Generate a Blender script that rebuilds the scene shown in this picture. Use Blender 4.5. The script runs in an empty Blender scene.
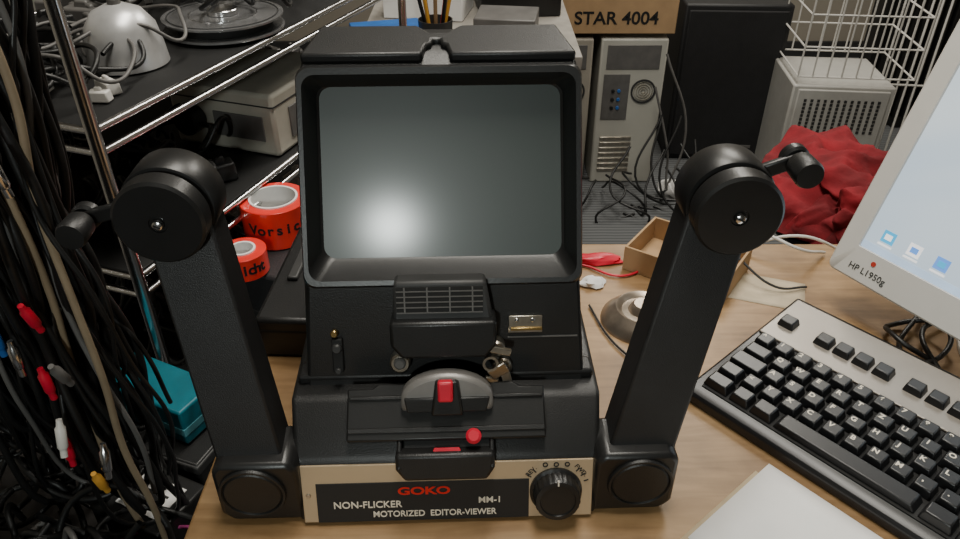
import bpy, bmesh, math, random
from mathutils import Matrix, Vector, noise
random.seed(7)
T=0.75  # desk height
sc=bpy.context.scene
COL=sc.collection
# ---------------- materials
def mat(name,col,rough=0.5,metal=0.0,var=0.15,scale=30,bump=0.0,bscale=300,emit=None,es=0,coat=0,spec=0.5,trans=0):
    m=bpy.data.materials.new(name); m.use_nodes=True
    nt=m.node_tree; N=nt.nodes; L=nt.links; b=N['Principled BSDF']
    tc=N.new('ShaderNodeTexCoord')
    nz=N.new('ShaderNodeTexNoise'); nz.inputs['Scale'].default_value=scale; nz.inputs['Detail'].default_value=4
    L.new(tc.outputs['Object'],nz.inputs['Vector'])
    r=N.new('ShaderNodeValToRGB')
    r.color_ramp.elements[0].position=0.3; r.color_ramp.elements[1].position=0.7
    r.color_ramp.elements[0].color=(*[c*(1-var) for c in col],1)
    r.color_ramp.elements[1].color=(*[min(1,c*(1+var)) for c in col],1)
    L.new(nz.outputs['Fac'],r.inputs['Fac']); L.new(r.outputs['Color'],b.inputs['Base Color'])
    b.inputs['Roughness'].default_value=rough; b.inputs['Metallic'].default_value=metal
    b.inputs['Specular IOR Level'].default_value=spec
    b.inputs['Coat Weight'].default_value=coat
    b.inputs['Transmission Weight'].default_value=trans
    if bump>0:
        n2=N.new('ShaderNodeTexNoise'); n2.inputs['Scale'].default_value=bscale; n2.inputs['Detail'].default_value=3
        L.new(tc.outputs['Object'],n2.inputs['Vector'])
        bp=N.new('ShaderNodeBump'); bp.inputs['Strength'].default_value=bump; bp.inputs['Distance'].default_value=0.002
        L.new(n2.outputs['Fac'],bp.inputs['Height']); L.new(bp.outputs['Normal'],b.inputs['Normal'])
    if emit:
        b.inputs['Emission Color'].default_value=(*emit,1); b.inputs['Emission Strength'].default_value=es
    return m
BLK=mat('black_plastic',(0.010,0.010,0.010),0.42,bump=0.15,bscale=900)
BLK2=mat('black_plastic_satin',(0.011,0.011,0.011),0.36,bump=0.05,bscale=500)
ARM=mat('arm_black_paint',(0.014,0.014,0.0145),0.45,bump=0.25,bscale=1200)
DRK=mat('deep_black',(0.005,0.005,0.005),0.7)
GRY=mat('grey_plastic',(0.12,0.115,0.11),0.45)
GRYD=mat('dark_grey_plastic',(0.03,0.03,0.03),0.5)
DOME=mat('smoked_silver',(0.2,0.19,0.18),0.38,metal=0.3)
MET=mat('brushed_metal',(0.55,0.5,0.42),0.3,metal=1,var=.25,scale=80)
CHR=mat('chrome',(0.72,0.72,0.73),0.2,metal=1,var=.05)
BRS=mat('brass',(0.55,0.38,0.15),0.3,metal=1)
RED=mat('red_plastic',(0.6,0.010,0.035),0.4)
PNL=mat('champagne_panel',(0.52,0.40,0.26),0.42,metal=0.3,var=.06,scale=12)
WHT=mat('white_print',(0.75,0.68,0.56),0.6,var=.03)
DKP=mat('dark_print',(0.010,0.010,0.010),0.6,var=.03)
SILV=mat('silver_plastic',(0.30,0.27,0.235),0.35,metal=0.3,var=.05)
KEY=mat('key_black',(0.011,0.011,0.012),0.33)
WPL=mat('white_plastic',(0.66,0.64,0.60),0.4,var=.03)
PAP=mat('paper',(0.80,0.79,0.77),0.8,var=.03)
BEI=mat('beige_plastic',(0.42,0.4,0.34),0.55,var=.08)
PCB=mat('pc_case_paint',(0.46,0.45,0.40),0.5,var=.06,scale=8)
CARD=mat('cardboard',(0.42,0.27,0.14),0.8,var=.1,scale=20)
TAPE=mat('red_tape',(0.8,0.035,0.025),0.3,coat=.5)
IVO=mat('ivory_cable',(0.26,0.20,0.13),0.5)
TEAL=mat('teal_card',(0.0,0.12,0.16),0.45)
BLU=mat('blue_card',(0.02,0.12,0.4),0.5)
CLO=mat('red_fabric',(0.20,0.006,0.012),0.9,var=.5,scale=14,bump=.5,bscale=120)
SCR=mat('viewer_glass',(0.050,0.062,0.058),0.42,var=.05,scale=6,spec=.42,coat=.38)
SCR.node_tree.nodes['Principled BSDF'].inputs['Coat Roughness'].default_value=0.16
YEL=mat('yellow_wood',(0.7,0.35,0.05),0.5)
PNK=mat('magenta_plastic',(0.3,0.03,0.15),0.5)
def wood():
    m=bpy.data.materials.new('plywood'); m.use_nodes=True; nt=m.node_tree; N=nt.nodes; L=nt.links; b=N['Principled BSDF']
    tc=N.new('ShaderNodeTexCoord'); mp=N.new('ShaderNodeMapping'); mp.inputs['Scale'].default_value=(3,22,3)
    L.new(tc.outputs['Object'],mp.inputs['Vector'])
    n=N.new('ShaderNodeTexNoise'); n.inputs['Scale'].default_value=3; n.inputs['Detail'].default_value=8; n.inputs['Distortion'].default_value=1.2
    L.new(mp.outputs['Vector'],n.inputs['Vector'])
    r=N.new('ShaderNodeValToRGB'); r.color_ramp.elements[0].position=.3; r.color_ramp.elements[1].position=.75
    r.color_ramp.elements[0].color=(.25,.145,.06,1); r.color_ramp.elements[1].color=(.40,.25,.12,1)
    L.new(n.outputs['Fac'],r.inputs['Fac'])
    n2=N.new('ShaderNodeTexNoise'); n2.inputs['Scale'].default_value=9; n2.inputs['Detail'].default_value=7
    L.new(tc.outputs['Object'],n2.inputs['Vector'])
    r2=N.new('ShaderNodeValToRGB'); r2.color_ramp.elements[0].position=.38; r2.color_ramp.elements[1].position=.55
    r2.color_ramp.elements[0].color=(.55,.5,.42,1); r2.color_ramp.elements[1].color=(1,1,1,1)
    L.new(n2.outputs['Fac'],r2.inputs['Fac'])
    mx=N.new('ShaderNodeMix'); mx.data_type='RGBA'; mx.blend_type='MULTIPLY'; mx.inputs[0].default_value=.8
    L.new(r.outputs['Color'],mx.inputs[6]); L.new(r2.outputs['Color'],mx.inputs[7]); L.new(mx.outputs[2],b.inputs['Base Color'])
    b.inputs['Roughness'].default_value=.45
    return m
WOOD=wood()
def ribbed(name,c1,c2,scale,axis='X'):
    m=bpy.data.materials.new(name); m.use_nodes=True; nt=m.node_tree; N=nt.nodes; L=nt.links; b=N['Principled BSDF']
    tc=N.new('ShaderNodeTexCoord'); w=N.new('ShaderNodeTexWave'); w.bands_direction=axis; w.inputs['Scale'].default_value=scale; w.inputs['Distortion'].default_value=.6
    L.new(tc.outputs['Object'],w.inputs['Vector'])
    r=N.new('ShaderNodeValToRGB'); r.color_ramp.elements[0].color=(*c1,1); r.color_ramp.elements[1].color=(*c2,1)
    L.new(w.outputs['Fac'],r.inputs['Fac']); L.new(r.outputs['Color'],b.inputs['Base Color']); b.inputs['Roughness'].default_value=.85
    bp=N.new('ShaderNodeBump'); bp.inputs['Strength'].default_value=.5; bp.inputs['Distance'].default_value=.004
    L.new(w.outputs['Fac'],bp.inputs['Height']); L.new(bp.outputs['Normal'],b.inputs['Normal'])
    return m
MATM=ribbed('ribbed_mat',(.07,.073,.075),(.13,.135,.14),18,'Y')
# ---------------- geometry helpers
I4=Matrix.Identity(4)
def root(name,loc=(0,0,0),rz=0,z0=T):
    e=bpy.data.objects.new(name,None); e.empty_display_size=.05
    e.location=(loc[0],loc[1],loc[2]+z0); e.rotation_euler=(0,0,math.radians(rz)); COL.objects.link(e); return e
def finish(name,bm,m,parent=None,M=I4,smooth=True,bevel=0,seg=2,z0=0):
    bmesh.ops.recalc_face_normals(bm,faces=bm.faces)
    me=bpy.data.meshes.new(name); bm.to_mesh(me); bm.free()
    o=bpy.data.objects.new(name,me); COL.objects.link(o)
    for x in (m if isinstance(m,(list,tuple)) else [m]): me.materials.append(x)
    if parent: o.parent=parent
    o.matrix_local=M
    if bevel>0:
        b=o.modifiers.new('bevel','BEVEL'); b.width=bevel; b.segments=seg; b.limit_method='ANGLE'; b.angle_limit=math.radians(35)
    if smooth:
        for p in me.polygons: p.use_smooth=True
        try:
            me.set_sharp_from_angle(angle=math.radians(38))
        except Exception: pass
    return o
def addbox(bm,s,c=(0,0,0),R=I4,top=1.0,mi=0):
    hx,hy,hz=s[0]/2,s[1]/2,s[2]/2; vs=[]
    for z in(-1,1):
        k=top if z>0 else 1
        for x,y in((-1,-1),(1,-1),(1,1),(-1,1)):
            p=Vector((x*hx*k,y*hy*k,z*hz)); vs.append(bm.verts.new((R@p)+Vector(c)))
    for f in((0,3,2,1),(4,5,6,7),(0,1,5,4),(1,2,6,5),(2,3,7,6),(3,0,4,7)):
        fc=bm.faces.new([vs[i] for i in f]); fc.material_index=mi
def box(name,s,c,m,parent=None,M=I4,R=(0,0,0),bevel=.002,top=1.0,seg=2):
    bm=bmesh.new(); addbox(bm,s,top=top)
    Rm=Matrix.Rotation(math.radians(R[2]),4,'Z')@Matrix.Rotation(math.radians(R[1]),4,'Y')@Matrix.Rotation(math.radians(R[0]),4,'X')
    return finish(name,bm,m,parent,M@Matrix.Translation(c)@Rm,bevel=bevel,seg=seg)
def lathe(name,prof,c,m,parent=None,M=I4,R=I4,n=48,bevel=0):
    bm=bmesh.new(); rings=[]
    for r,z in prof:
        if r<1e-6: rings.append([bm.verts.new((0,0,z))])
        else: rings.append([bm.verts.new((r*math.cos(2*math.pi*i/n),r*math.sin(2*math.pi*i/n),z)) for i in range(n)])
    for a,b in zip(rings,rings[1:]):
        for i in range(n):
            j=(i+1)%n
            if len(a)==1 and len(b)==1: continue
            if len(a)==1: bm.faces.new((a[0],b[i],b[j]))
            elif len(b)==1: bm.faces.new((a[i],a[j],b[0]))
            else: bm.faces.new((a[i],a[j],b[j],b[i]))
    return finish(name,bm,m,parent,M@Matrix.Translation(c)@R,bevel=bevel)
def cylp(r,h,e=.0015):
    return [(0,0),(r-e,0),(r,e),(r,h-e),(r-e,h),(0,h)]
TOFRONT=Matrix.Rotation(math.radians(90),4,'X')  # local z -> -Y
def prism(name,pts,d,m,parent=None,M=I4,bevel=.001,z0=0,scale=1.0):
    bm=bmesh.new()
    cx=sum(p[0] for p in pts)/len(pts); cy=sum(p[1] for p in pts)/len(pts)
    a=[bm.verts.new((x,y,z0)) for x,y in pts]
    b=[bm.verts.new((cx+(x-cx)*scale,cy+(y-cy)*scale,z0+d)) for x,y in pts]
    bm.faces.new(a[::-1]); bm.faces.new(b); n=len(pts)
    for i in range(n):
        j=(i+1)%n; bm.faces.new((a[i],a[j],b[j],b[i]))
    return finish(name,bm,m,parent,M,bevel=bevel)
def tube(name,splines,r,m,parent=None,M=I4):
    cu=bpy.data.curves.new(name,'CURVE'); cu.dimensions='3D'; cu.bevel_depth=r; cu.bevel_resolution=2; cu.resolution_u=8
    for pts in splines:
        s=cu.splines.new('BEZIER'); s.bezier_points.add(len(pts)-1)
        for bp,p in zip(s.bezier_points,pts):
            bp.co=p; bp.handle_left_type=bp.handle_right_type='AUTO'
    cu.materials.append(m)
    o=bpy.data.objects.new(name,cu); COL.objects.link(o)
    if parent: o.parent=parent
    o.matrix_local=M
    return o
def rods(name,segs,r,m,parent=None,M=I4,n=10):
    bm=bmesh.new()
    for a,b in segs:
        a=Vector(a);b=Vector(b);d=b-a;q=d.to_track_quat('Z','Y').to_matrix()
        A=[];B=[]
        for i in range(n):
            o=q@Vector((r*math.cos(6.28319*i/n),r*math.sin(6.28319*i/n),0)); A.append(bm.verts.new(a+o));B.append(bm.verts.new(b+o))
        for i in range(n):
            j=(i+1)%n; bm.faces.new((A[i],A[j],B[j],B[i]))
        bm.faces.new(A[::-1]);bm.faces.new(B)
    return finish(name,bm,m,parent,M)
def text(name,s,c,size,m,parent=None,M=I4,ext=.0002,align='CENTER',sx=1.0,bold=0):
    cu=bpy.data.curves.new(name,'FONT'); cu.body=s; cu.size=size; cu.extrude=ext; cu.align_x=align; cu.align_y='CENTER'; cu.offset=bold
    cu.materials.append(m); o=bpy.data.objects.new(name,cu); COL.objects.link(o)
    if parent:o.parent=parent
    o.matrix_local=M@Matrix.Translation(c)@Matrix.Scale(sx,4,(1,0,0)); return o
def frame(o,up,right=(1,0,0)):
    X=Vector(right).normalized(); Y=Vector(up).normalized(); Z=X.cross(Y)
    return Matrix(((X.x,Y.x,Z.x,o[0]),(X.y,Y.y,Z.y,o[1]),(X.z,Y.z,Z.z,o[2]),(0,0,0,1)))
def rrect(hwb,hwt,w0,w1,r,d,n=6):
    pts=[]
    def hw(w): return hwb+(hwt-hwb)*(w-w0)/(w1-w0)
    for cx,cy,a0 in((1,1,0),(-1,1,90),(-1,-1,180),(1,-1,270)):
        wy=(w1-r) if cy>0 else (w0+r)
        for k in range(n+1):
            a=math.radians(a0+90*k/n); y=wy+r*math.sin(a)
            pts.append(((hw(wy+ (r if cy>0 else -r))-r)*cx+r*math.cos(a),y,d))
    return pts
def loft(name,loops,m,parent,M,cap0=False,cap1=False,smooth=True,capmat=None):
    bm=bmesh.new(); R=[[bm.verts.new(p) for p in l] for l in loops]; n=len(R[0])
    for a,b in zip(R,R[1:]):
        for i in range(n):
            j=(i+1)%n; bm.faces.new((a[i],a[j],b[j],b[i]))
    if cap0: bm.faces.new(R[0][::-1])
    if cap1: bm.faces.new(R[-1])
    return finish(name,bm,m,parent,M,smooth=smooth)

# ================= ROOM =================
FLR=mat('floor_vinyl',(.10,.10,.105),.7,var=.3,scale=5)
WALLM=mat('wall_paint',(.30,.27,.22),.8,var=.05,scale=3)
def slab(name,s,c,m): return box(name,s,c,m,bevel=0)
slab('floor',(4.6,6.4,.1),(.5,.6,-.05),FLR)
slab('wall_back',(4.6,.1,2.6),(.5,3.55,1.3),WALLM)
slab('wall_front',(4.6,.1,2.6),(.5,-2.45,1.3),mat('wall_paint_darkened',(.10,.098,.09),.85,var=.05,scale=3))  # unseen wall, its colour darkened to dim the reflection in the viewer screen
slab('wall_left',(.1,6.4,2.6),(-1.85,.6,1.3),WALLM)
slab('wall_right',(.1,6.4,2.6),(2.85,.6,1.3),WALLM)
slab('ceiling',(4.6,6.4,.1),(.5,.6,2.65),mat('ceiling_paint',(.5,.48,.43),.9,var=.02))
box('baseboard_back',(4.4,.02,.08),(.5,3.49,.04),GRYD)
box('floor_mat',(1.6,1.5,.012),(.95,2.0,.006),MATM,bevel=.003)

# ================= DESK =================
dk=root('desk',z0=0)
box('top',(1.35,.74,.03),(.46,.07,T-.015),WOOD,dk,bevel=.003)
for i,(x,y) in enumerate(((-.17,-.25),(1.08,-.25),(-.17,.39),(1.08,.39))):
    box('leg_%d'%(i+1),(.05,.05,T-.03),(x,y,(T-.03)/2),WOOD,dk)
box('apron',(1.2,.02,.08),(.46,.41,T-.07),WOOD,dk)

# ================= FILM EDITOR VIEWER =================
fv=root('film_editor_viewer',(.002,0.003,0.0),2)
def yz_body(name,prof,m,bevel,skip=None):
    bm=bmesh.new(); Lv=[];Rv=[]
    for y,z,h in prof:
        Lv.append(bm.verts.new((-h,y,z)));Rv.append(bm.verts.new((h,y,z)))
    n=len(prof)
    for i in range(n):
        j=(i+1)%n
        if skip is not None and i==skip: continue
        bm.faces.new((Lv[i],Rv[i],Rv[j],Lv[j]))
    bm.faces.new(Lv); bm.faces.new(Rv[::-1])
    return finish(name,bm,m,fv,bevel=bevel,seg=3)
yz_body('base_housing',[(0,.002,.124),(.015,.058,.124),(.056,.090,.1295),(.27,.094,.130),(.275,.002,.130)],BLK,.005)
yz_body('screen_housing',[(.068,.07,.1175),(.071,.091,.1172),(.095,.1775,.111),(.165,.328,.109),(.176,.336,.107),(.222,.343,.096),(.25,.330,.096),(.27,.07,.112)],BLK,.003,skip=2)
box('housing_skirt',(.250,.02,.010),(0,.082,.094),BLK,fv,bevel=.003)
# hood top with central carrying slot
TS=frame((0,.170,.3325),(0,.050,.0068))
prism('hood_top',[(-.107,0),(-.013,0),(-.010,.016),(-.006,.018),(-.005,.026),(.001,.026),(.002,.018),(.006,.016),(.009,0),(.107,0),(.096,.052),(.018,.052),(.006,.038),(-.008,.038),(-.018,.052),(-.096,.052)],.0080,BLK,fv,TS,bevel=.0035)
FS=frame((0,.095,.1775),Vector((0,.423,.909)).normalized())
loops=[rrect(.112,.1105,-.003,.169,.01,-.006),rrect(.112,.1105,-.003,.170,.01,.004),rrect(.1105,.109,-.001,.168,.01,.0075),rrect(.107,.1055,.003,.163,.010,.0075),
       rrect(.106,.1045,.004,.162,.010,.005),rrect(.1,.0985,.016,.157,.010,-.016),rrect(.097,.0955,.019,.155,.010,-.018)]
loft('screen_bezel',loops,BLK2,fv,FS)
loft('screen_glass',[rrect(.098,.0965,.018,.156,.010,-.0172)],SCR,fv,FS,cap1=True)
FL=frame((0,.071,.091),(0,.024,.0865))
def lx(px): return (px-447)*.00081
def lw(py,d=0): return (388-py)*.00093+d*.35
prism('lamp_housing',[(lx(394),lw(328,.03)),(lx(498),lw(328,.03)),(lx(498),lw(350,.03)),(lx(488),lw(362,.03)),(lx(405),lw(362,.03)),(lx(394),lw(350,.03))],.03,BLK2,fv,FL,bevel=.003)
prism('lamp_housing_hood',[(lx(399),lw(291,.02)),(lx(488),lw(291,.02)),(lx(496),lw(331,.02)),(lx(396),lw(331,.02))],.021,GRYD,fv,FL,bevel=.003)
GF=FL@Matrix.Translation((0,0,.0212))
for i in range(5):
    box('vent_slit_shade_%d'%(i+1),(.068,.0030,.0012),(lx(443),lw(297+i*4.8,.02),.0004),DRK,fv,GF,bevel=0)  # black strips laid on the surface stand in for shaded vent recesses
    box('vent_lip_%d'%(i+1),(.068,.0009,.0016),(lx(443),lw(299.3+i*4.8,.02),.0006),GRY,fv,GF,bevel=0)
for i in range(4):
    box('vent_rib_%d'%(i+1),(.0012,.021,.0017),(lx(409+i*22),lw(307,.02),.0008),GRY,fv,GF,bevel=0)
def knob(nm,px,py,r,h,d0,m,d=.0): return lathe(nm,cylp(r,h),(lx(px),lw(py,d0+h),d0),m,fv,FL)
knob('film_guide_left',401,368,.0085,.014,0,MET); knob('film_guide_left_cap',401,368,.005,.018,0,GRY)
knob('film_guide_right',499,356,.007,.015,0,MET)
knob('film_guide_lower',505,374,.008,.010,0,MET)
box('film_gate_lever',(.034,.006,.004),(lx(492),lw(352,.02),.024),MET,fv,FL,R=(0,0,-14),bevel=.001)
box('film_gate_clip',(.016,.012,.004),(lx(500),lw(374,.02),.022),MET,fv,FL,R=(20,0,30),bevel=.001)
box('film_gate_tab',(.008,.022,.003),(lx(509),lw(386,.02),.018),MET,fv,FL,R=(0,10,15),bevel=.001)
box('film_gate_tab_small',(.012,.005,.003),(lx(493),lw(384,.02),.02),MET,fv,FL,R=(0,10,-20),bevel=.001)
lathe('film_gate_hook',[(.0045,0),(.0065,0),(.0065,.003),(.0045,.003),(.0045,0)],(lx(492),lw(366,.02),.023),MET,fv,FL)
box('latch_plate',(.028,.015,.003),(lx(529),lw(332),.0015),MET,fv,FL,bevel=.0006)
box('latch_bar',(.026,.0025,.002),(lx(530),lw(336),.004),BRS,fv,FL,bevel=.0004)
for i,x in enumerate((520,536)): lathe('latch_screw_%d'%(i+1),cylp(.0018,.002,.0005),(lx(x),lw(328),.002),CHR,fv,FL)
box('latch_seam',(.058,.0012,.0008),(lx(547),lw(345),.0006),GRY,fv,FL,bevel=0)
lathe('jack_pin',cylp(.0032,.006,.001),(lx(335),lw(337),0),BRS,fv,FL)
box('jack_block',(.009,.03,.005),(lx(337),lw(358),.0025),DRK,fv,FL,bevel=.001)
lathe('jack_ring',[(0,.006),(.003,.006),(.0042,.0045),(.0042,0)],(lx(337),lw(350),.003),GRYD,fv,FL)
lathe('jack_screw',cylp(.0028,.004,.0008),(lx(337),lw(372),.004),GRYD,fv,FL)
FB=frame((0,.015,.058),(0,.041,.032))   # base slope frame
prism('splicer_platform',[(-.08,.014),(.08,.014),(.08,.056),(.06,.056),(.055,.060),(-.055,.060),(-.06,.056),(-.08,.056)],.014,BLK2,fv,FB,bevel=.0015)
box('platform_rail_left',(.05,.003,.003),(-.053,.048,.015),BLK,fv,FB,bevel=.0008)
box('platform_rail_right',(.045,.003,.003),(.056,.048,.015),BLK,fv,FB,bevel=.0008)
box('platform_ledge',(.158,.004,.002),(0,.022,.0148),BLK,fv,FB,bevel=.0006)
FD=frame((0,.046,.090),(0,.35,.94))
half=[(.037,0),(.037,.008)]+[(.037*math.cos(math.radians(a)),.010+.022*math.sin(math.radians(a))) for a in range(10,171,10)]+[(-.037,.008),(-.037,0)]
prism('splicer_dome',half,.018,DOME,fv,FD@Matrix.Translation((.001,.0,0)),bevel=.004)
prism('splicer_face',[(.031,.001),(.034,.013),(-.034,.013),(-.032,.001)],.004,BLK2,fv,FD@Matrix.Translation((.001,0,.0165)),bevel=.001)
prism('splicer_block',[(-.012,-.001),(.014,-.001),(.010,.028),(-.008,.028)],.010,BLK2,fv,FD@Matrix.Translation((0,0,.014)),bevel=.002)
box('splicer_button',(.012,.017,.008),(0,.022,.027),RED,fv,FD,bevel=.002,seg=3)
# film tray tongue
FT=frame((0,.002,.045),(0,.3,.95))
prism('film_tray',[(-.041,.028),(.038,.028),(.038,.014),(.032,.004),(-.034,.004),(-.041,.014)],.015,BLK,fv,FT@Matrix.Translation((0,0,-.010)),bevel=.003)
box('film_tray_floor',(.07,.024,.003),(0,.006,.0065),DRK,fv,FB,bevel=.001)
box('film_tray_wall_left',(.004,.030,.012),(-.038,.006,.006),BLK,fv,FB,bevel=.0015)
box('film_tray_wall_right',(.004,.030,.012),(.036,.006,.006),BLK,fv,FB,bevel=.0015)
prism('tray_red_insert',[(-.014,0),(.014,0),(.010,.009),(-.010,.009)],.005,RED,fv,FB@Matrix.Translation((0,-.001,.0082)),bevel=.0006)
box('tray_light_slot',(.016,.0015,.001),(0,.0015,.0135),WHT,fv,FB,bevel=0)
lathe('advance_button',cylp(.0062,.008,.002),(.0215,.016,.012),RED,fv,FB)
FP=frame((0,0,.0025),(0,.015,.0555))
def bx(px): return (px-448)*.00082
def bw(py): return (523-py)*.00094
box('front_panel',(.238,.054,.002),(0,.028,.0008),PNL,fv,FP,bevel=.0006)
box('name_plate',(.174,.037,.0012),(bx(423),bw(502),.002),DKP,fv,FP,bevel=.0003)
text('logo_text','GOKO',(bx(424),bw(491.5),.0028),.0098,mat('red_print',(.7,.01,.01),.5),fv,FP,sx=1.45,bold=.0003)
text('line_text_1','NON-FLICKER',(bx(333),bw(504.5),.0028),.0088,WHT,fv,FP,align='LEFT',sx=1.0,bold=.0001)
text('line_text_2','MM-1',(bx(478),bw(502.5),.0028),.0080,WHT,fv,FP,align='LEFT',sx=1.02,bold=.0001)
text('line_text_3','MOTORIZED  EDITOR-VIEWER',(bx(372),bw(514.5),.0028),.0080,WHT,fv,FP,align='LEFT',sx=.93,bold=.0001)
KF=FP@Matrix.Translation((bx(556),bw(495),0))
for k in range(11):
    a=math.radians(20+k*14)
    if 3<=k<=7: continue
    box('dial_mark_%d'%k,(.0040,.0009,.0006),(.0265*math.cos(a),.0255*math.sin(a),.002),DKP,fv,KF,R=(0,0,math.degrees(a)),bevel=0)
text('dial_text_left','REV.',(0,.0275,.0022),.0055,DKP,fv,KF@Matrix.Rotation(math.radians(48),4,'Z'))
text('dial_text_right','FWD.',(0,.0275,.0022),.0055,DKP,fv,KF@Matrix.Rotation(math.radians(-48),4,'Z'))
for k,x in enumerate((-.009,0,.009)): lathe('dial_icon_%d'%k,[(.0014,0),(.0022,0),(.0022,.0008),(.0014,.0008),(.0014,0)],(x,.0245,.0018),DKP,fv,KF,n=16)
bm=bmesh.new(); n=72; rings=[]
for r,z,rib in((.0215,0,0),(.0215,.004,0),(.0195,.0055,1),(.0187,.016,1),(.0177,.0175,0),(.0145,.0178,0),(.014,.0165,0)):
    rings.append([bm.verts.new(((r-(.0007 if (rib and i%3==0) else 0))*math.cos(2*math.pi*i/n),(r-(.0007 if (rib and i%3==0) else 0))*math.sin(2*math.pi*i/n),z)) for i in range(n)])
for a,b in zip(rings,rings[1:]):
    for i in range(n): bm.faces.new((a[i],a[(i+1)%n],b[(i+1)%n],b[i]))
bm.faces.new(rings[-1])
finish('speed_knob',bm,BLK2,fv,KF)
box('knob_pointer',(.0012,.005,.001),(.0,.0170,.0175),WHT,fv,KF,bevel=0)
lathe('panel_screw',cylp(.002,.0015,.0004),(bx(309),bw(494),.001),MET,fv,FP)
# arms, feet, hubs
for s,sn in((-1,'left'),(1,'right')):
    pts=[(.119,.0),(.178,.0),(.187,.010),(.187,.058),(.181,.066),(.126,.066),(.119,.058)]
    pts=[(s*x,z) for x,z in pts]
    FF=frame((0,.048,.003),(0,0,1))
    prism('arm_bracket_'+sn,pts,.045,BLK2,fv,FF,bevel=.004)
    lathe('bracket_disc_'+sn,[(0,.0028),(.022,.0028),(.0235,.0015),(.0245,.003),(.0262,.003),(.0268,.002),(.0268,0)],(s*.157,.003,.038),BLK,fv,R=TOFRONT)
    hx=-.194 if s<0 else .2115
    B=Vector((s*.157,.026,.058)); A=Vector((hx,.088,.266)); ax=(A-B).normalized()
    X=Vector((1,0,0)); X=(X-ax*X.dot(ax)).normalized()
    Z=X.cross(ax)
    FA=frame(B,ax,X); Ln=(A-B).length
    prism('arm_'+sn,[(-.0265,-.012),(.0265,-.012),(.0245,Ln-.004),(.010,Ln+.010),(-.010,Ln+.010),(-.0245,Ln-.004)],.036,ARM,fv,FA@Matrix.Translation((0,0,-.022)),bevel=.0025)
    hp=[(0,.055),(.004,.055),(.0045,.0535),(.006,.0535),(.0065,.0545),(.0298,.0545),(.0320,.0525),(.0320,.038),(.030,.036),(.028,.0355),(.028,.0325),(.0325,.032),(.0335,.0305),(.0335,.002),(.0325,0),(0,0)]
    hc=(hx,.103,.259 if s>0 else .262)
    lathe('spindle_hub_'+sn,hp,hc,BLK2,fv,R=TOFRONT,n=64)
    lathe('hub_screw_'+sn,[(0,.0575),(.002,.0575),(.0035,.0565),(.0038,.055),(0,.055)],hc,CHR,fv,R=TOFRONT,n=20)
    box('hub_screw_slot_'+sn,(.005,.0008,.0012),(hc[0],hc[1]-.0575,hc[2]),DRK,fv,R=(0,30,0),bevel=0)
    if s<0: kx,ky,kz,hz=-.2575,.086,.252,.262; hxx=-.215
    else:   kx,ky,kz,hz=.262,.100,.283,.270; hxx=.232
    a=Vector((hxx,ky,hz)); b=Vector((kx,ky-.004,kz)); d=(b-a); F=frame(a,(0,-1,0),d.normalized())
    box('crank_lever_'+sn,(d.length+.012,.006,.012),(d.length/2,0.006,0),BLK2,fv,F,bevel=.002)
    lathe('crank_boss_'+sn,cylp(.0105,.010,.002),(kx,ky,kz),BLK2,fv,R=TOFRONT)
    lathe('crank_knob_'+sn,[(0,0),(.005,0),(.005,.008),(.0085,.010),(.0102,.013),(.0108,.029),(.0096,.032),(0,.0325)],(kx,ky-.004,kz),BLK,fv,R=TOFRONT,n=36)

# ================= KEYBOARD =================
kb=root('computer_keyboard',(.230,.148,0),-49.5); kb.scale=(1.08,1.08,1)
KW,KD=.455,.19
bm=bmesh.new()
prof=[(0,0),(0,.012),(.008,.017),(.118,.024),(KD-.004,.030),(KD,.026),(KD,0)]
a=[bm.verts.new((0,y,z)) for y,z in prof]; b=[bm.verts.new((KW,y,z)) for y,z in prof]
bm.faces.new(a);bm.faces.new(b[::-1])
for i in range(len(prof)):
    j=(i+1)%len(prof); bm.faces.new((a[i],b[i],b[j],a[j]))
finish('case',bm,KEY,kb,bevel=.003)
ksl=math.atan2(.007,.11)
FK=frame((0,.008,.0175),(0,math.cos(ksl),math.sin(ksl)))
box('silver_strip',(KW-.006,.070,.003),(KW/2,.140,.0005),SILV,kb,FK,bevel=.001)
box('key_well',(KW-.02,.100,.001),(KW/2,.053,.0004),DRK,kb,FK,bevel=0)
bm=bmesh.new(); P=.019; labels=[]
def key(x,w,v,h=.0095,ww=None,dv=.0168,lab=None):
    cx=x+w/2; addbox(bm,(w-.0018,dv,h),(cx,v,h/2+.0005),top=.78 if w<.03 else .93)
    if lab: labels.append((lab,cx,v))
x0=.008
rows=[(.014,[('',1.4),('',1.1),('',1.2),('SP',6.4),('',1.4),('',1.1),('',1.1),('',1.4)]),
 (.0335,[('',1.25)]+[(c,1) for c in '<YXCVBNM,.-']+[('',2.75)]),
 (.053,[('',1.75)]+[(c,1) for c in 'ASDFGHJKL']+[('\u00d6',1),('\u00c4',1),('#',1),('',1.25)]),
 (.0725,[('',1.5)]+[(c,1) for c in 'QWERTZUIOP']+[('\u00dc',1),('+',1),('',1.5)]),
 (.092,[('^',1)]+[(c,1) for c in '1234567890']+[('?',1),("'",1),('',2)])]
for v,r in rows:
    x=x0
    for lab,w in r:
        key(x,w*P,v,lab=lab if len(lab)==1 else None, h=.0095 if lab!='SP' else .0075); x+=w*P
    x=x0+15.3*P
    for k in range(3):
        if v in(.014,.092,.0725) or (v==.0335 and k==1): key(x+k*P,P,v)
    x=x0+18.6*P
    for k in range(4): key(x+k*P,P,v)
for k,xx in enumerate((0,2,3,4,5,6.5,7.5,8.5,9.5,11,12,13,14,15.3,16.3,17.3)):
    key(x0+xx*P,P,.133,h=.009,dv=.016)
finish('keys',bm,KEY,kb,FK,bevel=.0012)
for lab,cx,v in labels:
    text('label',lab,(cx-.0025,v+.0015,.0101),.0070,WHT,kb,FK,ext=.0001,bold=.0002)
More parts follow.
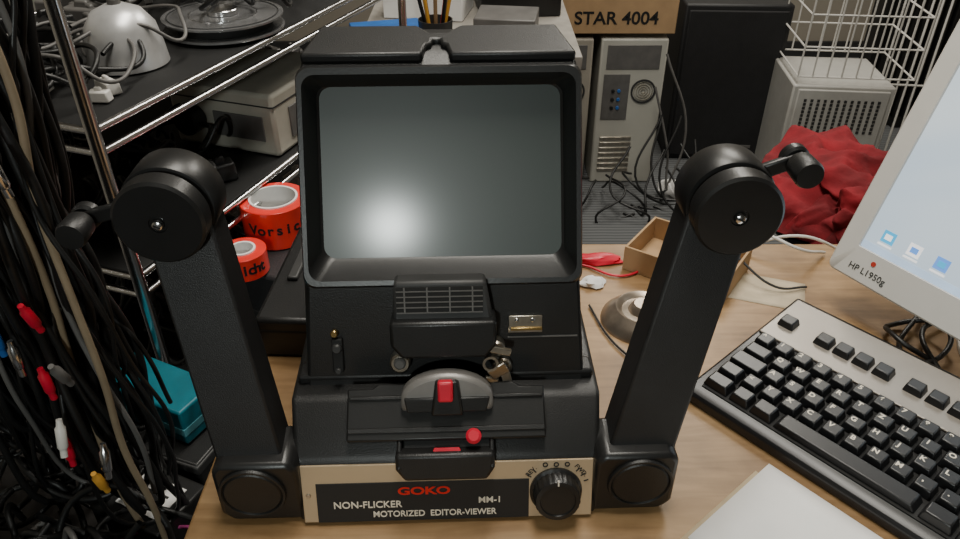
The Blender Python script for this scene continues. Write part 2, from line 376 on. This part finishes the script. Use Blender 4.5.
def sheet(name,loc,rz,w,h,m=PAP,z=.0006):
    bm=bmesh.new(); nx,ny=8,8; g=[]
    for j in range(ny+1):
        g.append([bm.verts.new((w*i/nx,h*j/ny,0)) for i in range(nx+1)])
    for j in range(ny):
        for i in range(nx): bm.faces.new((g[j][i],g[j][i+1],g[j+1][i+1],g[j+1][i]))
    o=finish(name,bm,m,None,Matrix.Translation((loc[0],loc[1],T+z))@Matrix.Rotation(math.radians(rz),4,'Z'))
    s=o.modifiers.new('t','SOLIDIFY'); s.thickness=.0004; return o
sheet('paper_sheet',(.198,-.014),-49.5,.297,.120)
sheet('paper_strip',(.1835,-.022),-49.5,.2,.12,mat('cream_card',(.55,.44,.28),.7),z=.0002)
# ================= MONITOR =================
mo=root('computer_monitor',(0,0,0))
mt=math.radians(20); e=Vector((math.cos(math.radians(-60)),math.sin(math.radians(-60)),0)); bk=Vector((-e.y,e.x,0))
upv=Vector((bk.x*math.sin(mt),bk.y*math.sin(mt),math.cos(mt)))
MO=Vector((.422,.311,.052))
FM=frame(MO,upv,e)
MW,MH=.41,.36
def rr2(x0,x1,y0,y1,r,d):
    c=(x0+x1)/2; return [(x+c,y,z) for x,y,z in rrect((x1-x0)/2,(x1-x0)/2,y0,y1,r,d)]
loft('bezel',[rr2(.01,MW-.01,.01,MH-.01,.008,-.045),rr2(0,MW,0,MH,.008,-.02),rr2(0,MW,0,MH,.008,-.002),rr2(.002,MW-.002,.002,MH-.002,.008,0),
   rr2(.022,MW-.022,.036,MH-.022,.002,0),rr2(.023,MW-.023,.037,MH-.023,.002,-.003)],WPL,mo,FM,cap0=True)
def scrm():
    m=bpy.data.materials.new('lcd_picture'); m.use_nodes=True; nt=m.node_tree; N=nt.nodes;L=nt.links;b=N['Principled BSDF']
    tc=N.new('ShaderNodeTexCoord'); n=N.new('ShaderNodeTexNoise'); n.inputs['Scale'].default_value=4; n.inputs['Distortion'].default_value=1
    L.new(tc.outputs['Object'],n.inputs['Vector']); r=N.new('ShaderNodeValToRGB'); r.color_ramp.elements[0].color=(.50,.66,.80,1); r.color_ramp.elements[1].color=(.8,.88,.9,1)
    r.color_ramp.elements[0].position=.3; r.color_ramp.elements[1].position=.7
    L.new(n.outputs['Fac'],r.inputs['Fac']); L.new(r.outputs['Color'],b.inputs['Emission Color']); b.inputs['Emission Strength'].default_value=1.1
    b.inputs['Base Color'].default_value=(.02,.02,.02,1); b.inputs['Roughness'].default_value=.3; return m
box('lcd_panel',(MW-.044,MH-.057,.002),(MW/2,(.036+MH-.022)/2,-.0035),scrm(),mo,FM,bevel=0)
icm=[mat('icon_%d'%i,c,.5,emit=c,es=.8) for i,c in enumerate([(.05,.4,.7),(.9,.9,.92),(.12,.3,.75),(.8,.6,.2)])]
for i in range(3):
    box('icon_low_%d'%i,(.014,.013,.0006),(.046+i*.030,.058,-.0022),icm[i%4],mo,FM,bevel=0)
    box('icon_inner_%d'%i,(.008,.006,.0008),(.046+i*.030,.058,-.0020),icm[(i+1)%3],mo,FM,bevel=0)
    box('icon_caption_%d'%i,(.016,.002,.0006),(.046+i*.030,.0485,-.0022),icm[1],mo,FM,bevel=0)
box('taskbar',(MW-.046,.008,.0004),(MW/2,.041,-.0022),mat('taskbar',(.45,.6,.8),.5,emit=(.5,.65,.85),es=.6),mo,FM,bevel=0)
text('badge_text','HP L1950g',(.045,.014,.0004),.010,GRYD,mo,FM)
lathe('logo_badge',[(0,.0006),(.0028,.0006),(.0028,0)],(.047,.026,0),mat('red_badge',(.5,.05,.03),.4),mo,FM,n=20)
c0=MO+e*(MW/2)+bk*.10
box('stand_neck',(.09,.2,.03),(0,.0,0),WPL,mo,frame(c0+Vector((0,0,.108)),(0,0,1),e),bevel=.006)
lathe('stand_base',[(0,.014),(.04,.014),(.085,.008),(.09,.004),(.09,0),(0,0)],(c0.x+bk.x*.02,c0.y+bk.y*.02,0.001),WPL,mo)
tube('monitor_cable',[[(.50,.20,.006),(.47,.22,.02),(.49,.26,.006),(.53,.24,.02),(.51,.20,.01),(.48,.20,.006),(.52,.27,.012),(.6,.35,.01)],[(.50,.17,.006),(.51,.24,.012),(.56,.27,.006)]],.0028,BLK,None,Matrix.Translation((0,0,T)))

# ================= DESK THINGS RIGHT =================
lathe('metal_film_can',[(0,.024),(.011,.024),(.014,.021),(.017,.015),(.024,.014),(.028,.018),(.031,.019),(.038,.012),(.046,.004),(.047,0),(0,0)],(.212,.275,T),mat('worn_steel',(.36,.30,.24),.35,metal=.8,var=.3,scale=40))
cb=root('cardboard_tray',(.285,.380,0),-35)
for nm,s,c in(('bottom',(.13,.09,.003),(0,0,.0018)),('side_1',(.13,.003,.03),(0,-.0435,.018)),('side_2',(.13,.003,.03),(0,.0435,.018)),('side_3',(.003,.084,.03),(-.0635,0,.018)),('side_4',(.003,.084,.03),(.0635,0,.018))):
    box(nm,s,c,CARD,cb,bevel=.0005)
sheet('document_sheet',(.318,.32),-20,.09,.06,mat('cream_paper',(.5,.42,.3),.8))
tube('white_cable',[[(.34,.43,.03),(.38,.40,.04),(.42,.38,.03),(.47,.41,.005)],[(.36,.42,.004),(.43,.41,.03),(.5,.41,.004)]],.002,WPL,None,Matrix.Translation((0,0,T)))
tube('audio_lead',[[(.30,.42,.05),(.34,.36,.03),(.38,.33,.008),(.42,.335,.004)]],.0015,GRYD,None,Matrix.Translation((0,0,T)))
tube('audio_lead.001',[[(.155,.30,.003),(.17,.24,.003),(.20,.18,.003),(.21,.1,.003),(.19,.04,.003)]],.0013,BLK,None,Matrix.Translation((0,0,T)))
tube('red_wire',[[(.11,.37,.003),(.15,.385,.003),(.20,.36,.003),(.24,.38,.003)]],.0015,RED,None,Matrix.Translation((0,0,T)))
def scrap(name,loc,s,m,seed,zs=.5,sub=3):
    bm=bmesh.new(); bmesh.ops.create_icosphere(bm,subdivisions=sub,radius=1)
    for v in bm.verts:
        k=1+.45*noise.noise(v.co*1.6+Vector((seed,0,0)))+.12*noise.noise(v.co*5+Vector((seed,3,0)))
        v.co*=k; v.co.x*=s[0]; v.co.y*=s[1]; v.co.z*=s[2]
    zm=min(v.co.z for v in bm.verts)*zs
    for v in bm.verts: v.co.z=max(v.co.z,zm)-zm
    return finish(name,bm,m,None,Matrix.Translation((loc[0],loc[1],loc[2]+T)))
scrap('red_wrapper',(.175,.395,.001),(.035,.010,.006),RED,3)
scrap('crumpled_tissue',(.165,.345,.001),(.014,.010,.006),PAP,5)
# stool with red jacket
st=root('stool',(.76,.86,0),10,z0=0)
lathe('seat',cylp(.19,.03,.008),(0,0,.54),BLK,st)
rods('legs',[((.12*a,.12*b,.545),(.17*a,.17*b,0)) for a in(-1,1) for b in(-1,1)],.011,CHR,st)
jk=root('red_jacket',(.76,.86,-.18),10)
def cloth(name,s,m,seed,off=(0,0,0),fold=.03):
    o=scrap(name,(0,0,0),s,m,seed,zs=.2,sub=6)
    for v in o.data.vertices:
        p=v.co
        n=1-2*abs(noise.noise(Vector((p.x*9+p.y*5,p.y*7-p.x*3,seed))))+.4*(1-2*abs(noise.noise(Vector((p.x*22+p.y*10,p.y*16,seed+4)))))
        if p.z>.003: v.co.z+=n*fold*min(1,p.z/.03); v.co.x+=n*.008
        v.co.z=max(0,v.co.z)
    o.parent=jk; o.matrix_local=Matrix.Translation(off)
cloth('body_fold',(.19,.18,.060),CLO,2)
cloth('sleeve_fold',(.12,.07,.05),CLO,8,(-.05,-.09,.0))
# ================= BACKGROUND RIGHT (on floor) =================
def pc(name,x,y,w,d,h,m,front,rz=0):
    r=root(name,(x,y,0),rz,z0=.013)
    box('case',(w,d,h),(0,0,h/2),m,r,bevel=.006)
    if front=='rear':
        box('io_plate',(w*.4,.004,.16),(-w*.22,-d/2-.001,h*.62),GRY,r,bevel=.001)
        for i in range(7): box('slot_%d'%i,(w*.5,.004,.012),(-w*.15,-d/2-.002,h*.1+i*.02),MET,r,bevel=.001)
        lathe('fan_ring',[(.036,0),(.042,0),(.042,.004),(.036,.004),(.036,0)],(w*.2,-d/2,h*.66),GRYD,r,R=TOFRONT)
        for i in range(4): lathe('fan_guard_%d'%i,[(.006+i*.008,0),(.008+i*.008,0),(.008+i*.008,.003),(.006+i*.008,.003),(.006+i*.008,0)],(w*.2,-d/2,h*.66),MET,r,R=TOFRONT)
        box('psu_plate',(w*.8,.004,.08),(0,-d/2-.001,h-.06),GRY,r,bevel=.001)
        for i in range(6): lathe('port_%d'%i,cylp(.006,.006,.001),(-w*.22+(i%2)*.02-.01,-d/2-.002,h*.55+(i//2)*.03),(BLU if i%2 else DRK),r,R=TOFRONT,n=16)
    else:
        box('front_frame',(w*.9,.008,h*.94),(0,-d/2-.003,h/2),m,r,bevel=.004)
        bm=bmesh.new()
        for i in range(12):
            for j in range(9):
                addbox(bm,(.0085,.003,.0085),((i-5.5)*.0145*w/.22,-d/2-.008,h*.62+j*.013))
        finish('vent_grid',bm,GRYD,r)
        box('drive_bay',(w*.7,.004,.03),(0,-d/2-.008,h*.45),GRY,r,bevel=.001)
        box('power_badge',(w*.2,.004,.02),(0,-d/2-.008,h*.3),MET,r,bevel=.001)
    return r
pc('computer_tower',.535,2.25,.22,.42,.52,PCB,'rear',0)
pc('computer_tower.001',.30,2.25,.20,.42,.52,mat('pc_case_warm',(.33,.30,.25),.5,var=.08,scale=6),'rear',0)
pc('server_case',1.22,2.08,.32,.30,.40,mat('pc_case_light',(.44,.43,.40),.5,var=.05),'front',-6)
sb=root('printer_carton',(.38,2.22,.535),0,z0=.013)
box('carton',(.56,.36,.19),(0,0,.096),CARD,sb,bevel=.003)
FX=frame((0,-.1805,0),(0,0,1))
text('print_text','STAR 4004',(.085,.05,.0006),.056,DKP,sb,FX,sx=1.05,bold=.001)
text('print_text_small','tandem',(-.12,.06,.0006),.03,DKP,sb,FX)
box('tape_strip',(.562,.05,.001),(0,0,.192),mat('packing_tape',(.5,.38,.22),.3),sb,bevel=0)
sp=root('floor_speaker',(.93,2.42,0),-3,z0=.013)
box('cabinet',(.37,.38,.58),(0,0,.29),mat('speaker_vinyl',(.012,.012,.013),.6,bump=.3,bscale=200),sp,bevel=.008)
box('grille',(.34,.012,.54),(0,-.194,.29),mat('speaker_cloth',(.01,.01,.011),.85,bump=.6,bscale=600),sp,bevel=.004)
box('badge',(.04,.003,.012),(.11,-.201,.06),GRY,sp,bevel=.001)
wr=root('wire_crate',(1.25,2.08,.42),-6,z0=.013)
segs=[]
for i in range(9):
    x=-.18+i*.045; segs+=[((x,-.14,0.003),(x,-.14,.3)),((x,.14,.003),(x,.14,.3))]
for z in(.004,.1,.2,.3):
    segs+=[((-.18,-.14,z),(.18,-.14,z)),((-.18,.14,z),(.18,.14,z)),((-.18,-.14,z),(-.18,.14,z)),((.18,-.14,z),(.18,.14,z))]
rods('wires',segs,.003,WPL,wr,n=6)
gr=root('wire_grid_shelf',(1.50,2.12,0),-8,z0=.013)
segs=[((x,0,.01),(x+.05,.12,.62)) for x in (-.08,-.05,-.02,.01,.04,.07)]+[((-.08,0,.01),(.07,0,.01)),((-.03,.12,.62),(.12,.12,.62)),((-.08+.025,.06,.315),(.07+.025,.06,.315))]
rods('wires',segs,.004,WPL,gr,n=6)
rp=root('dark_radiator',(1.9,2.6,0),0,z0=0.0)
bm=bmesh.new()
for i in range(16): addbox(bm,(.026,.1,.8),(-.3+i*.04,0,.45))
finish('fins',bm,BLK,rp,bevel=.004)
box('rail_top',(.64,.07,.04),(0,0,.83),BLK,rp); box('foot_rail',(.64,.08,.05),(0,0,.026),BLK,rp)
fc=[]
for k in range(14):
    x=.50+random.uniform(-.1,.3); y=1.95+random.uniform(-.12,.05)
    fc.append([(x,y+.05,.30*random.random()+.02),(x+random.uniform(-.08,.08),y-.05,.1),(x+random.uniform(-.1,.2),y-.1,.018),(x+random.uniform(-.2,.3),y-.05,.018)])
tube('floor_cables',fc,.004,BLK)
tube('floor_cable_light',[[(.6,1.96,.4),(.66,1.93,.2),(.70,1.9,.02),(.85,1.95,.02)],[(.63,1.99,.5),(.72,1.95,.25),(.66,1.9,.02)]],.004,GRY)
scrap('plastic_bag',(.70,1.93,-.738),(.05,.04,.04),PAP,21)
# ================= BACK BENCH =================
bb=root('workbench',(.0,1.6,0),0,z0=0)
box('top',(.5,.8,.03),(0,0,T-.015),mat('bench_laminate',(.3,.28,.25),.5),bb)
for i,(x,y) in enumerate(((-.22,-.37),(.22,-.37),(-.22,.37),(.22,.37))): box('leg_%d'%(i+1),(.04,.04,T-.03),(x,y,(T-.03)/2),GRYD,bb)
pcup=root('pen_cup',(-.07,1.27,0))
lathe('cup',[(0,.002),(.034,.002),(.036,.06),(.038,.06),(.036,0),(0,0)],(0,0,.001),GRYD,pcup)
for i in range(8):
    a=i*.8; rods('pen_%d'%i,[((.012*math.cos(a),.012*math.sin(a),.006),(.042*math.cos(a),.04*math.sin(a),.15+.02*math.sin(i*3)))],.0042,[YEL,RED,GRY,BRS,DRK,YEL,CARD,BLK][i],pcup,n=8)
box('blue_folder',(.16,.11,.035),(-.18,1.30,T+.0185),BLU,R=(0,0,15),bevel=.003)
box('brochure_stack',(.2,.15,.06),(-.10,1.55,T+.031),PAP,R=(0,0,-10),bevel=.002)
box('component_box',(.2,.2,.12),(.12,1.6,T+.061),BLK,R=(0,0,6),bevel=.003)
box('component_box.001',(.14,.12,.05),(.09,1.36,T+.026),GRY,R=(0,0,-8),bevel=.003)
# ================= LEFT: RACK =================
S=Vector((-.385,.345,0)); ev=Vector((.337,.9415,0)); nv=Vector((-.9415,.337,0))
FR=Matrix(((nv.x,ev.x,0,S.x),(nv.y,ev.y,0,S.y),(0,0,1,0),(0,0,0,1)))
rk=root('wire_shelving_rack',(0,0,0))
RL,RW=.78,.42
segs=[]
for z in(.2,.01,-.2):
    for dz in(0,-.026):
        segs+=[((0,0,z+dz),(0,RL,z+dz)),((RW,0,z+dz),(RW,RL,z+dz)),((0,0,z+dz),(RW,0,z+dz)),((0,RL,z+dz),(RW,RL,z+dz))]
rods('shelf_frame',segs,.0045,CHR,rk,FR)
for i,z in enumerate((.2,.01,-.2)):
    box('shelf_liner_%d'%i,(RW-.012,RL-.012,.003),(RW/2,RL/2,z),DRK,rk,FR,bevel=.0005)
rods('posts',[((x,y,-.75),(x,y,.42)) for x in(0,RW) for y in(0,RL)],.008,CHR,rk,FR)
def rp_(u,v,z):
    p=FR@Vector((u,v,z)); return (p.x,p.y,p.z)
rang=math.degrees(math.atan2(.9415,.337))-90
td=root('slide_projector',rp_(.11,.44,.013),rang)
box('body',(.19,.20,.10),(0,0,.051),BEI,td,bevel=.006)
box('grille',(.09,.003,.04),(.03,-.101,.045),GRY,td,bevel=.001)
box('side_panel',(.003,.12,.05),(.096,0,.045),GRY,td,bevel=.001)
box('lid_seam',(.192,.202,.002),(0,0,.082),GRYD,td,bevel=0)
lathe('lens',cylp(.022,.03,.003),(-.05,-.10,.05),BLK,td,R=TOFRONT)
DISC=mat('smoked_disc',(.26,.26,.265),.25,metal=.6)
def reel(name,loc,r=.10):
    fr=root(name,loc,rang)
    lathe('flange_lower',[(.012,0),(r,0),(r,.0025),(.012,.0025)],(0,0,0.001),DISC,fr,n=64)
    lathe('film_pack',cylp(r*.78,.014,.001),(0,0,.0035),DRK,fr,n=64)
    lathe('flange_upper',[(.012,0),(r,0),(r,.0025),(.03,.0028),(.012,.0025),(.012,0)],(0,0,.018),DISC,fr,n=64)
    lathe('ring',[(r*.55,0),(r*.57,0),(r*.57,.001),(r*.55,.001),(r*.55,0)],(0,0,.0205),CHR,fr,n=64)
    lathe('ring_outer',[(r*.9,0),(r*.92,0),(r*.92,.001),(r*.9,.001),(r*.9,0)],(0,0,.0205),GRYD,fr,n=64)
    lathe('hub',cylp(.022,.008,.001),(0,0,.0205),CHR,fr)
reel('film_reel',rp_(.080,.35,.206),.085)
dm=root('silver_desk_lamp',rp_(.11,.185,.203),0)
lathe('shade',[(0,.075),(.012,.074),(.03,.066),(.043,.048),(.048,.02),(.05,.0),(.046,.0)],(0,0,.001),mat('satin_silver',(.60,.60,.60),.35,metal=.5),dm)
lathe('switch',cylp(.008,.01,.002),(0,0,.073),GRY,dm)
ru=random.uniform
def pile(name,cells,m,ssize=(.05,.035,.03)):
    r=root(name,(0,0,0)); bm=bmesh.new()
    for (x,y,z) in cells:
        sx=ru(.7,1.3)*ssize[0];sy=ru(.7,1.3)*ssize[1];sz=ru(.8,1.2)*ssize[2]
        R=Matrix.Rotation(ru(0,6.28),4,'Z')
        addbox(bm,(sx,sy,sz),(x,y,z+sz/2),R,top=.9)
        addbox(bm,(sx*.4,sy*.3,sz*.5),(x,y,z+sz*1.1),R,top=.8)
    finish('adapters',bm,m,r,I4,bevel=.003); return r
pile('power_adapter_pile',[rp_(ru(.05,.36),ru(.05,.28),.013) for _ in range(26)],BLK)
pile('power_adapter_pile.001',[rp_(ru(.04,.38),ru(.50,.75),.203) for _ in range(20)],BLK)
pile('power_adapter_pile.002',[rp_(ru(.24,.38),ru(.3,.46),.203) for _ in range(14)],GRY)
pile('connector_pile',[rp_(ru(.03,.38),ru(.62,.75),.013) for _ in range(14)],GRY)
pile('white_charger_pile',[rp_(ru(.03,.16),ru(.03,.10),.203) for _ in range(5)],WPL,(.026,.020,.016))
pile('power_adapter_pile.003',[rp_(ru(.24,.38),ru(.04,.25),.203) for _ in range(10)],BLK)
pile('power_adapter_pile.004',[rp_(ru(.04,.36),ru(.05,.35),-.197) for _ in range(24)],BLK,(.06,.04,.06))
pile('white_charger_pile.001',[rp_(ru(.03,.2),ru(.4,.6),-.197) for _ in range(6)],WPL,(.05,.04,.04))
def coil_pile(name,cen,ext,n,r,m,seed=0):
    rnd=random.Random(seed); sp_=[]
    for k in range(n):
        p=[]; x,y=cen[0]+rnd.uniform(-.5,.5)*ext[0],cen[1]+rnd.uniform(-.5,.5)*ext[1]; rr=rnd.uniform(.03,.07); a=rnd.uniform(0,6)
        for i in range(9):
            a+=.8; p.append((x+rr*math.cos(a)+rnd.uniform(-.01,.01),y+rr*math.sin(a)+rnd.uniform(-.01,.01),cen[2]+rnd.uniform(.005,ext[2])))
        sp_.append(p)
    return tube(name,sp_,r,m,None,Matrix.Translation((0,0,T)))
c=rp_(.2,.15,.02); coil_pile('cable_coils',c,(.28,.25,.07),18,.0035,BLK,1)
c=rp_(.20,.45,.225); coil_pile('cable_coils.001',c,(.26,.35,.05),18,.003,BLK,2)
c=rp_(.18,.12,.21); coil_pile('cable_coils.002',c,(.18,.2,.05),5,.0025,GRY,5)
c=rp_(.14,.09,.21); coil_pile('cable_coils.010',c,(.14,.1,.04),8,.003,BLK,35)
c=rp_(.20,.55,.225); coil_pile('cable_coils.006',c,(.26,.3,.05),5,.0025,WPL,15)
c=rp_(.16,.17,-.19); coil_pile('cable_coils.008',c,(.25,.3,.10),16,.0035,BLK,25)
c=rp_(.16,.2,-.17); coil_pile('cable_coils.009',c,(.22,.3,.09),5,.003,GRY,26)
# ================= tall equipment case with tapes
ec=root('flight_case',(-.195,.562,0),rang,z0=0)
box('body',(.205,.26,.69),(0,0,.346),mat('case_vinyl',(.02,.02,.022),.55,bump=.3,bscale=300),ec,bevel=.006)
box('edge_trim',(.207,.264,.012),(0,0,.62),GRYD,ec,bevel=.002)
def tape(name,x,y,z,r=.046,h=.05,rz=0,txt='Vorsicht'):
    t=root(name,(x,y,z),rz)
    lathe('tape_wrap',[(r-.014,0),(r-.001,0),(r,.001),(r,h-.001),(r-.001,h),(r-.014,h),(r-.014,0)],(0,0,.001),TAPE,t,n=64)
    lathe('core',[(r-.017,-.001),(r-.014,-.001),(r-.014,h+.001),(r-.017,h+.001),(r-.017,-.001)],(0,0,.002),PAP,t,n=64)
    for i,ch in enumerate(txt):
        a=math.radians(-90+(i-(len(txt)-1)/2)*15)
        R=(math.cos(a),math.sin(a),0)
        F=frame((R[0]*(r+.0003),R[1]*(r+.0003),h*.55),(0,0,1),(-math.sin(a),math.cos(a),0))
        text('print_%d'%i,ch,(0,0,0),.022,DKP,t,F,bold=.0006)
tape('adhesive_tape_roll',-.272,.560,-.058,r=.049,h=.060,rz=26)
tape('adhesive_tape_roll.001',-.296,.462,-.058,r=.032,h=.034,rz=10)
bc=root('black_tool_case',(-.168,.31,0),-3)
box('body',(.065,.2,.05),(0,0,.0255),BLK,bc,bevel=.005); box('lid_line',(.066,.201,.002),(0,0,.035),DRK,bc,bevel=0)
box('handle',(.012,.06,.006),(-.01,0,.053),GRYD,bc,bevel=.002)
# ================= side cabinet
sc_=root('side_cabinet',(-.58,.03,0),0,z0=0)
CAB=mat('cabinet_dark',(.03,.026,.024),.6)
box('carcass',(.66,.56,.53),(0,0,.265),CAB,sc_,bevel=.004)
for i in range(3): box('drawer_%d'%(i+1),(.64,.012,.16),(0,-.286,.1+i*.17),GRYD,sc_,bevel=.003)
ZC=-.218
bx_=root('dark_storage_box',(-.345,.250,ZC),-20)
box('body',(.15,.10,.085),(0,0,.043),BLK,bx_,bevel=.003); box('lid',(.154,.104,.012),(0,0,.078),GRYD,bx_,bevel=.002)
tb=root('teal_ring_binder',(-.355,.262,ZC+.087),-26)
box('cover',(.13,.06,.05),(0,0,.026),TEAL,tb,bevel=.003)
box('stripe',(.131,.061,.010),(0,0,.02),mat('light_teal',(.08,.28,.33),.5),tb,bevel=0)
lb=root('parcel',(-.340,.150,ZC),-25)
box('body',(.10,.075,.07),(0,0,.036),BLK,lb,bevel=.003); box('shipping_label',(.06,.045,.001),(.005,0,.0717),PAP,lb,bevel=0)
for i in range(4): box('label_line_%d'%i,(.04,.003,.0004),(.005,-.015+i*.01,.0724),DKP,lb,bevel=0)
pile('plug_pile',[(ru(-.75,-.50),ru(-.18,.0),ZC) for _ in range(20)],BLK,(.06,.045,.05))
pile('gadget_pile',[(ru(-.43,-.29),ru(-.18,.04),ZC) for _ in range(20)],BLK,(.06,.05,.05))
coil_pile('cable_coils.003',(-.47,.08,ZC+.02),(.12,.25,.1),16,.0035,BLK,7)
coil_pile('cable_coils.007',(-.36,.0,ZC+.05),(.12,.14,.08),12,.0035,BLK,17)
coil_pile('cable_coils.004',(-.30,.06,ZC+.05),(.02,.02,.03),1,.002,PNK,11)
coil_pile('cable_coils.005',(-.38,.02,ZC+.04),(.2,.2,.09),4,.003,GRY,12)
# ================= hanging cables on stand (clamped to cabinet top)
cs=root('cable_stand',(0,0,0))
rods('frame',[((-.66,.27,ZC+.002),(-.66,.27,.52)),((-.66,.27,.5),(-.26,.10,.5)),((-.66,.27,.46),(-.45,.18,.5))],.010,CHR,cs)
lathe('foot',cylp(.04,.02,.005),(-.66,.27,ZC),BLK,cs)
rnd=random.Random(5)
def hang(name,n,r,m,x0,x1,zl=(-.19,-.02),amp=.012,y0=0.0,xs=None,loop=.6):
    sp_=[]
    for k in range(n):
        t=rnd.random(); x=xs[k] if xs else x0+(x1-x0)*t; y=.10+(-.24-x)*.45+rnd.uniform(-.035,.035)*(0 if xs else 1)+y0
        zb=rnd.uniform(*zl); p=[(x,y,.505)]; z=.505; ph=rnd.uniform(0,6)
        while z>zb+.06:
            z-=.085; p.append((x+amp*math.sin(ph+z*14)+rnd.uniform(-.5,.5)*amp+.02*(.5-z)*rnd.uniform(-1,1),y+amp*math.cos(ph*1.3+z*11),z))
        if rnd.random()<loop:
            x2=x-rnd.uniform(.015,.04); p.append((x-.008,y,zb)); 
            while z<.44:
                z+=.1; p.append((x2+rnd.uniform(-.8,.8)*amp,y-.02+rnd.uniform(-1,1)*amp,z))
            p.append((x2,y-.005,.505))
        sp_.append(p)
    return tube(name,sp_,r,m,cs)
hang('black_cables',46,.0036,BLK,-.52,-.305)
hang('thin_black_cables',34,.0022,BLK2,-.52,-.290,amp=.018)
hang('grey_cables',5,.0026,GRY,-.48,-.31)
hang('ivory_cables',2,.0034,IVO,0,0,zl=(-.2,-.17),amp=.007,y0=-.035,xs=[-.304,-.338],loop=0)
def plug(i,x,y,z,m,r=.0045,tilt=10):
    R=Matrix.Rotation(math.radians(180+tilt),4,'X')
    lathe('plug_%d'%i,[(0,0),(.0025,0),(.003,.006),(r,.008),(r,.026),(r*.8,.028),(.003,.028),(.003,.036),(0,.036)],(x,y,z),m,cs,R=R,n=20)
# plugs incl. those around eye level at the upper left
pl=[(-.330,.055,.350,RED),(-.318,.060,.325,RED),(-.335,.075,.17,RED),(-.345,.08,.10,RED),(-.345,.06,.365,WPL),(-.375,.09,.20,WPL),(-.34,.07,.05,WPL),(-.36,.07,.36,CHR),(-.33,.05,.25,CHR),(-.35,.08,.02,RED),(-.33,.07,-.02,YEL),(-.37,.07,.29,CHR),(-.32,.06,.12,GRY),(-.38,.09,.14,BLU),(-.305,.06,.350,CHR),(-.33,.05,.28,GRY),(-.36,.08,.13,CHR),(-.31,.07,.02,CHR),(-.30,.055,.31,CHR),(-.335,.05,.31,RED)]
for i,(x,y,z,m) in enumerate(pl): plug(i,x,y,z,m,tilt=random.uniform(-25,25))
bs=root('storage_shelf',(-1.25,1.9,0),0,z0=0)
for i,z in enumerate((.1,.5,.9,1.3)): box('shelf_%d'%i,(.9,.5,.025),(0,0,z),GRYD,bs)
for i,(x,y) in enumerate(((-.44,-.24),(.44,-.24),(-.44,.24),(.44,.24))): box('post_%d'%i,(.03,.03,1.6),(x,y,.8),GRYD,bs)
for i in range(10):
    box('crate_%d'%i,(.17,.3,.22),(-.36+(i%5)*.18,0,.2235+.4*(i//5+0)),[BLK,CARD,GRY,BLK2,GRYD,GRYD,BLK,PCB,BLK,BEI][i],bs,bevel=.004)
# ================= LIGHTS / WORLD / CAMERA
w=bpy.data.worlds.new('World'); sc.world=w; w.use_nodes=True
w.node_tree.nodes['Background'].inputs['Color'].default_value=(.85,.92,1,1); w.node_tree.nodes['Background'].inputs['Strength'].default_value=.3
def area(name,loc,size,power,col,tgt=None,sy=None):
    l=bpy.data.lights.new(name,'AREA'); l.energy=power; l.color=col; l.size=size
    if sy: l.shape='RECTANGLE'; l.size_y=sy
    o=bpy.data.objects.new(name,l); COL.objects.link(o); o.location=loc
    if tgt: o.rotation_euler=(Vector(tgt)-Vector(loc)).to_track_quat('-Z','Y').to_euler()
    return o
area('ceiling_light',(.1,.45,2.55),.4,37,(1,.95,.85),sy=1.4)
area('ceiling_light.001',(.9,2.2,2.55),.5,44,(1,.95,.85),sy=1.4)
l=bpy.data.lights.new('task_lamp','POINT'); l.energy=19; l.shadow_soft_size=.035; l.color=(.93,1,.96)
o=bpy.data.objects.new('task_lamp',l); COL.objects.link(o); o.location=(-.112,-1.015,T+.61)
cam=bpy.data.cameras.new('camera'); cam.lens=28.125; cam.sensor_width=36; cam.clip_start=.01
co=bpy.data.objects.new('camera',cam); COL.objects.link(co); co.location=(.028,-.40,T+.525); co.rotation_euler=(math.radians(56),0,0)
sc.camera=co
